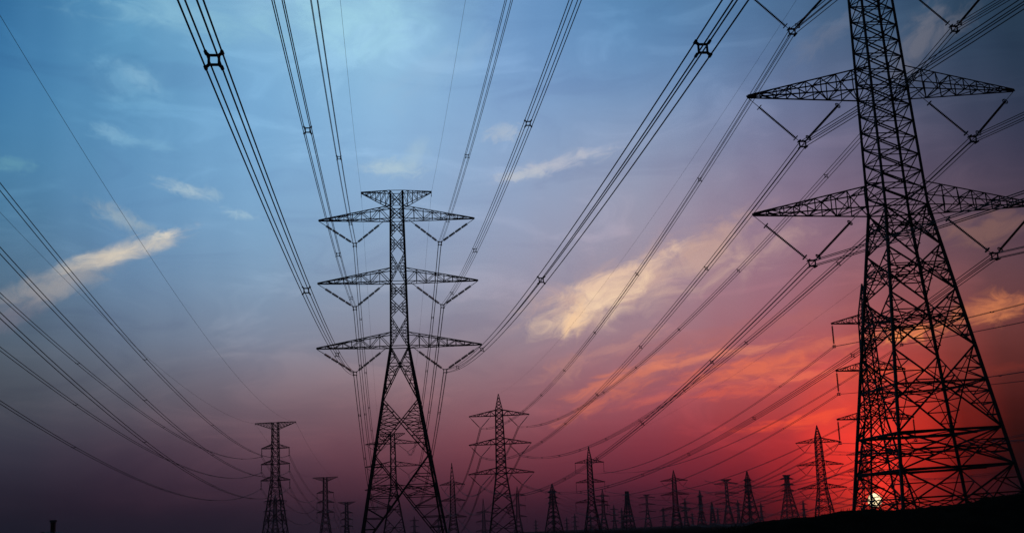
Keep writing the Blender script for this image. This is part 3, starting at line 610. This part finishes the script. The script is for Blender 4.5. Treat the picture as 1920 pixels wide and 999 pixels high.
# ---------------------------------------------------------------- conductors
def place(t, v):
    r = TW[t]; return r.rotation_euler.to_matrix() @ Vector(v) + r.location
ARMS = {'main': [(33.3, 13.85), (44.4, 13.6), (55.4, 13.35)], 'right': [(28.8, 12.8 * 1.03), (39.8, 12.8), (50.6, 12.8 * .97)]}
def vee(t, a3, step, H, drop, fm):
    hs = (H * 1.05, H, H * .97)
    return {(s, k): place(t, ((-1, 1)[s] * hs[k] * fm, 0, a3 + step[k] - drop)) for s in (0, 1) for k in range(3)}
ATT = {
 'main': {(s, k): place('main', ((-1, 1)[s] * (13.85, 13.6, 13.35)[k] * .545, 0, (33.3, 44.4, 55.4)[k] - 4.3)) for s in (0, 1) for k in range(3)},
 'main2': {(s, k): place('main2', ((-1, 1)[s] * (13.85, 13.6, 13.35)[k] * .545, 0, (25.0, 36.1, 47.1)[k] - 4.3)) for s in (0, 1) for k in range(3)},
 'right': vee('right', 28.8, (0, 11, 21.8), 12.75, 4.55, VF), 'mid': vee('mid', 23.9, (0, 11, 21.8), 11.8, 4.55, VF),
 'mid2': vee('mid2', 13.6, (0, 11, 21.8), 8.8, 4.55, VF), 'east': vee('east', 16.6, (0, 11, 21.8), 11.2, 4.55, VF),
 'east2': vee('east2', 14.6, (0, 11, 21.8), 11.0, 4.55, VF), 'east3': vee('east3', 19.5, (0, 11, 21.8), 11, 4.55, VF),
 'slim': {(s, k): place('slim', ((-1, 1)[s] * (7.6, 6.9, 6.9)[k], 0, (20.7, 30.15, 39.5)[k] - 4.5)) for s in (0, 1) for k in range(3)},
 'slim2': {(s, k): place('slim2', ((-1, 1)[s] * (7.6, 6.9, 6.9)[k], 0, (14.5, 23.95, 33.3)[k] - 4.5)) for s in (0, 1) for k in range(3)},
}
for t, dz in (('left', 0), ('left2', -6.0), ('left3', -12.0)):
    ATT[t] = {(s, k): place(t, ((-1, 1)[s] * (5.6, 5.5, 5.4)[k], 0, (25.3, 31.5, 37.6)[k] + dz - 2.9)) for s in (0, 1) for k in range(3)}
SIDE = ('left', 'right'); TIER = ('lowest', 'middle', 'topmost')

def sag_path(p0, p1, sag, n):
    return [p0.lerp(p1, t / n) - Vector((0, 0, 4 * sag * (t / n) * (1 - t / n))) for t in range(n + 1)]
def fly_path(p0, th, a, b, length, n):
    "leaves p0 along heading th, slope a, curvature b"
    d = Vector((math.sin(R(th)), math.cos(R(th)), 0)); out = []
    for t in range(n + 1):
        s = length * t / n; q = p0 + d * s; q.z = p0.z + a * s + b * s * s; out.append(q)
    return out
def along(pts, dist):
    for a, b in zip(pts, pts[1:]):
        l = (b - a).length
        if dist <= l: return a.lerp(b, dist / l), (b - a).normalized()
        dist -= l
    return None, None
def bundle(label, group, pts, sub=4, gap=0.46, r=0.034, spacers=(), sides=6):
    root = empty('conductor_bundle', pts[0]); tag(root, label, 'power line', group)
    o = pts[0]; h = (pts[-1] - pts[0]); h.z = 0; h.normalize(); u = Vector((h.y, -h.x, 0)); w = Vector((0, 0, 1)); g = gap / 2
    offs = {4: [(-g, -g), (g, -g), (g, g), (-g, g)], 2: [(-g, 0), (g, 0)], 1: [(0, 0)]}[sub]
    k = len(pts) - 1
    for a, c in offs:
        mb = MB(); mb.tube([p - o + (u * a + w * c) for p in pts], r, sides)
        mb.build('conductor', ALU, root, shade=True)
    for d in spacers:
        c, t = along(pts, d)
        if c is None: continue
        c = c - o; mb = MB()
        if sub == 4:
            q = [c + u * a * .62 + w * b * .62 for a, b in ((-g, -g), (g, -g), (g, g), (-g, g))]
            cn = [c + u * a + w * b for a, b in ((-g, -g), (g, -g), (g, g), (-g, g))]
            for i in range(4):
                mb.bar(q[i], q[(i + 1) % 4], .065, False); mb.bar(q[i], cn[i], .075, False); mb.rod(cn[i] - t * .12, cn[i] + t * .10, .055, 6)
        else:
            cn = [c - u * g, c + u * g]; lo = c - w * .10
            mb.bar(cn[0], lo - u * g * .6, .08, False); mb.bar(cn[1], lo + u * g * .6, .08, False); mb.bar(lo - u * g * .6, lo + u * g * .6, .08, False)
            for e in cn: mb.rod(e - t * .12, e + t * .12, .07, 6)
        mb.build('spacer', ALU, root)
    return root
def wire(label, group, pts, r=0.018, name='ground_wire'):
    mb = MB(); o = pts[0]; mb.tube([p - o for p in pts], r, 5)
    ob = mb.build(name, ALU, loc=o, shade=True); tag(ob, label, 'power line', group); return ob
def steps(a, b, L): return [a + i * b for i in range(int(L / b) + 1) if a + i * b < L - 3]
#   central line, towards the camera and over it
GA = 'four-wire bundles from the central pylon over the camera'
spA = {(0, 0): [80, 131, 173, 218], (0, 1): [25, 78, 131, 180, 226], (0, 2): [28, 76, 128, 180], (1, 0): [35, 78, 128, 170, 216], (1, 1): [29, 75, 126, 174, 220], (1, 2): [26, 70, 121, 168]}
AB = {(0, 2): (-.1294, .2832e-3), (0, 1): (-.1306, .2656e-3), (0, 0): (-.1294, .2953e-3), (1, 2): (-.11, .2848e-3), (1, 1): (-.13, .3684e-3), (1, 0): (-.1302, .3504e-3)}
for (s, k), p in ATT['main'].items():
    bundle(f'{TIER[k]} four-wire bundle overhead, running from the {SIDE[s]} arms of the central pylon', GA, fly_path(p, 173.75, *AB[s, k], 300, 60), spacers=spA[s, k], r=.027)
for s, hx in ((0, -6.05), (1, 6.05)):
    wire(f'thin ground wire overhead from the central pylon\'s {SIDE[s]} top end', 'ground wires over the camera', fly_path(place('main', (hx, 0, 60.2)), 173.75, (-.1494, -.09)[s], (.361e-3, .296e-3)[s], 280, 50), .014)
GA2 = 'four-wire bundles behind the central pylon'
for (s, k), p in ATT['main'].items():
    bundle(f'{TIER[k]} four-wire bundle running away behind the central pylon\'s {SIDE[s]} arms', GA2, sag_path(p, ATT['main2'][s, k], 13, 40), spacers=steps(30 + 6 * k, 46, 400), r=.036)
for s, hx in ((0, -6.05), (1, 6.05)):
    wire(f'faint ground wire behind the {SIDE[s]} top end of the central pylon', 'ground wires behind the central pylon', sag_path(place('main', (hx, 0, 60.2)), place('main2', (hx, 0, 51.9)), 9, 40), .016)
#   right-hand line
GB = 'four-wire bundles between the huge pylon and the V-string pylon'
for (s, k), p in ATT['right'].items():
    bundle(f'{TIER[k]} four-wire bundle sagging far back from the huge pylon\'s {SIDE[s]} arms', GB, sag_path(p, ATT['mid'][s, k], 10.0, 48), spacers=steps(35, (39.5, 38.5, 38)[k], 366), r=.034)
wire('faint ground wire slanting down to the tip of the V-string pylon right of centre', 'ground wires of the right-hand line', sag_path(place('right', (0, 0, 58.8)), place('mid', (0, 0, 53.9)), 7, 48), .014)
GF = 'four-wire bundles in front of the huge pylon'
for (s, k), p in ATT['right'].items():
    bundle(f'{TIER[k]} four-wire bundle passing out of frame from the {SIDE[s]} arms of the huge pylon', GF, fly_path(p, 172, (-.11, -.092, -.118)[k], .3e-3, 300, 50), spacers=steps(95, 45, 290), r=.034)
wire('ground wire leaving the hidden tip of the huge pylon towards the right', 'ground wires of the right-hand line', fly_path(place('right', (0, 0, 58.8)), 172, -.09, .25e-3, 280, 40), .014)
GN = 'wires behind the V-string pylon right of centre'
for (s, k), p in ATT['mid'].items():
    bundle(f'{TIER[k]} bundle slanting down left behind the {SIDE[s]} arms of the V-string pylon', GN, sag_path(p, ATT['mid2'][s, k], 12, 40), spacers=steps(40, 46, 380), r=.06, sides=4)
#   left line
GL = 'twin wires sweeping from the left edge to the flat-topped pylon'
ABL = {(1, 2): (-.0939, .256e-3), (1, 1): (-.0958, .2627e-3), (0, 2): (-.0925, .2552e-3), (1, 0): (-.0989, .2732e-3), (0, 1): (-.0942, .2591e-3), (0, 0): (-.0988, .2728e-3)}
for (s, k), p in ATT['left'].items():
    bundle(f'{TIER[k]} twin-wire line sweeping from the left edge to the flat-topped pylon\'s {SIDE[s]} strings', GL, fly_path(p, 173.5, *ABL[s, k], 470, 70), sub=2, gap=.55, r=.044, spacers=steps(70 if s == 0 else 72, 76, 470))
for s, hx in ((0, -8.05), (1, 8.05)):
    wire(f'thin ground wire from the left edge to the flat pylon top\'s {SIDE[s]} end', 'ground wires of the left line', fly_path(place('left', (hx, 0, 47.5)), 173.5, (-.0753, -.0848)[s], (.203e-3, .221e-3)[s], 480, 70), .022)
GL2 = 'twin wires between the left flat-topped pylons'
for t0, t1, w0, w1 in (('left', 'left2', 'tallest left pylon', 'next smaller one'), ('left2', 'left3', 'second left pylon', 'farthest left one')):
    for (s, k), p in ATT[t0].items():
        bundle(f'{TIER[k]} twin-wire line, {SIDE[s]} strings, {w0} to {w1}', GL2, sag_path(p, ATT[t1][s, k], 8.5, 32), sub=2, gap=.55, r=.06, spacers=steps(60, 70, 320), sides=4)
    for s, hx in ((0, -8.05), (1, 8.05)):
        wire(f'faint ground wire, {SIDE[s]} top ends, {w0} to {w1}', 'ground wires of the left line', sag_path(place(t0, (hx, 0, 47.5 if t0 == 'left' else 41.5)), place(t1, (hx, 0, 41.5 if t1 == 'left2' else 35.5)), 5, 32), .028)
#   slim line behind the huge pylon
GS = 'twin wires of the hanging-string pylons'
for (s, k), p in ATT['slim'].items():
    bundle(f'{TIER[k]} twin-wire line sagging left from the {SIDE[s]} strings behind the huge pylon', GS, sag_path(p, ATT['slim2'][s, k], 8.2, 44), sub=2, gap=.5, r=.042, spacers=steps(36, 60, 360))
    bundle(f'{TIER[k]} twin-wire line crossing to the right edge from the {SIDE[s]} strings behind the huge pylon', GS, fly_path(p, 173, -.085, .24e-3, 200, 36), sub=2, gap=.5, r=.036, spacers=steps(62, 60, 190))
wire('faint ground wire slanting left from the spike behind the huge pylon', 'ground wires of the hanging-string line', sag_path(place('slim', (0, 0, 47.3)), place('slim2', (0, 0, 41.1)), 5, 40), .016)
#   red-lit line
GE = 'wires of the V-string pylons by the sun'
for (s, k), p in ATT['east'].items():
    bundle(f'{TIER[k]} far bundle sagging left behind the {SIDE[s]} arms of the red-lit pylon', GE, sag_path(p, ATT['east2'][s, k], 11, 32), spacers=steps(45, 60, 370), r=.05, sides=4)
    bundle(f'{TIER[k]} bundle passing behind the huge pylon to the {SIDE[s]} arms of the red-lit pylon', GE, fly_path(p, 173, -.10, .3e-3, 330, 40), spacers=steps(45, 60, 320), r=.042, sides=4)
for (s, k), p in ATT['east3'].items():
    bundle(f'{TIER[k]} far bundle sagging left from the {SIDE[s]} arms of the pylon above the sun', GE, fly_path(p, -6, -.10, .3e-3, 380, 32), r=.055, sides=4)
#   dead-end line crossing the horizon
GX = 'wires strung between the dark dead-end pylons'
for t0, t1, n0 in (('s4', 's3', 'flat-capped and spiked'), ('s3', 's2', 'spiked and square-topped'), ('s2', 's1', 'square-topped and leftmost broad')):
    h0, h1 = {'s1': 36.5, 's2': 38, 's3': 41, 's4': 43}[t0], {'s1': 36.5, 's2': 38, 's3': 41, 's4': 43}[t1]
    for s in (0, 1):
        for k in range(3):
            f = (.60, .71, .82)[k]; x = (-4.5, 4.5)[s]
            wire(f'{TIER[k]} {("near", "far")[s]}-side wire sagging between the {n0} dead-end pylons', GX, sag_path(place(t0, (x, 0, h0 * f)), place(t1, (x, 0, h1 * f)), 5 if t0 == 's4' else 9, 28), .07, 'conductor_wire')

# ---------------------------------------------------------------- small building at the lower left
bl = at(102, 150); bl.z = -0.32
b = empty('house', bl, R(96)); tag(b, 'small dark building peeking into the frame at the bottom left, with a capped chimney', 'house')
w = MB(); a, c, hh = 4.2, 3.2, 3.3
w.v = [(-a, -c, 0), (a, -c, 0), (a, c, 0), (-a, c, 0), (-a, -c, hh), (a, -c, hh), (a, c, hh), (-a, c, hh), (-a, 0, hh + 1.15), (a, 0, hh + 1.15)]
w.f = [(0, 1, 5, 4), (2, 3, 7, 6), (0, 4, 8, 7, 3), (1, 2, 6, 9, 5)]
w.build('wall', BRICK, b)
rf = MB()
for s in (-1, 1):
    e = [(-a - .3, s * (c + .4), hh - .12), (a + .3, s * (c + .4), hh - .12), (a + .3, 0, hh + 1.19), (-a - .3, 0, hh + 1.19)]
    k = len(rf.v); rf.v += e + [(x, y, z + .12) for x, y, z in e]
    rf.f += [(k, k + 1, k + 2, k + 3), (k + 7, k + 6, k + 5, k + 4), (k, k + 4, k + 5, k + 1), (k + 1, k + 5, k + 6, k + 2), (k + 3, k + 2, k + 6, k + 7), (k, k + 3, k + 7, k + 4)]
ro = rf.build('roof', ROOF, b)
ch = MB(); ch.prism((0, .0, hh + .8), (0, 0, hh + 2.45), [(-.24, -.24), (.24, -.24), (.24, .24), (-.24, .24)])
cc = ch.build('chimney', BRICK, ro)
ch = MB(); ch.prism((0, 0, hh + 2.45), (0, 0, hh + 2.62), [(-.33, -.33), (.33, -.33), (.33, .33), (-.33, .33)]); ch.prism((0, 0, hh + 2.62), (0, 0, hh + 2.72), [(-.36, -.36), (.36, -.36), (.36, .36), (-.36, .36)])
ch.build('chimney_cap', CONC, ro)
dr = MB(); dr.prism((1.0, -c - .04, 0), (1.0, -c - .04, 2.05), [(-.45, -.03), (.45, -.03), (.45, .03), (-.45, .03)]); dr.build('door', ROOF, b)
wd = MB(); wd.prism((-1.6, -c - .03, 1.0), (-1.6, -c - .03, 2.1), [(-.55, -.03), (.55, -.03), (.55, .03), (-.55, .03)]); wd.build('window', CONC, b)

# ---------------------------------------------------------------- dusk haze in the air
hz = MB(); x0, x1, y0, y1, z0, z1 = -1500, 1500, -420, 2700, -1.0, 66.0
hz.v = [(x, y, z) for z in (z0, z1) for x, y in ((x0, y0), (x1, y0), (x1, y1), (x0, y1))]
hz.f = [(3, 2, 1, 0), (4, 5, 6, 7), (0, 1, 5, 4), (1, 2, 6, 5), (2, 3, 7, 6), (3, 0, 4, 7)]
hm = bpy.data.materials.new('dusk_air'); hm.use_nodes = True; ht = hm.node_tree; ht.nodes.clear()
hv = ht.nodes.new('ShaderNodeVolumePrincipled'); ho = ht.nodes.new('ShaderNodeOutputMaterial'); ht.links.new(hv.outputs[0], ho.inputs['Volume'])
hv.inputs['Color'].default_value = (0.46, 0.35, 0.40, 1); hv.inputs['Density'].default_value = 0.00013; hv.inputs['Anisotropy'].default_value = 0.35
hm.cycles.homogeneous_volume = True
tag(hz.build('haze', hm), kind='stuff')
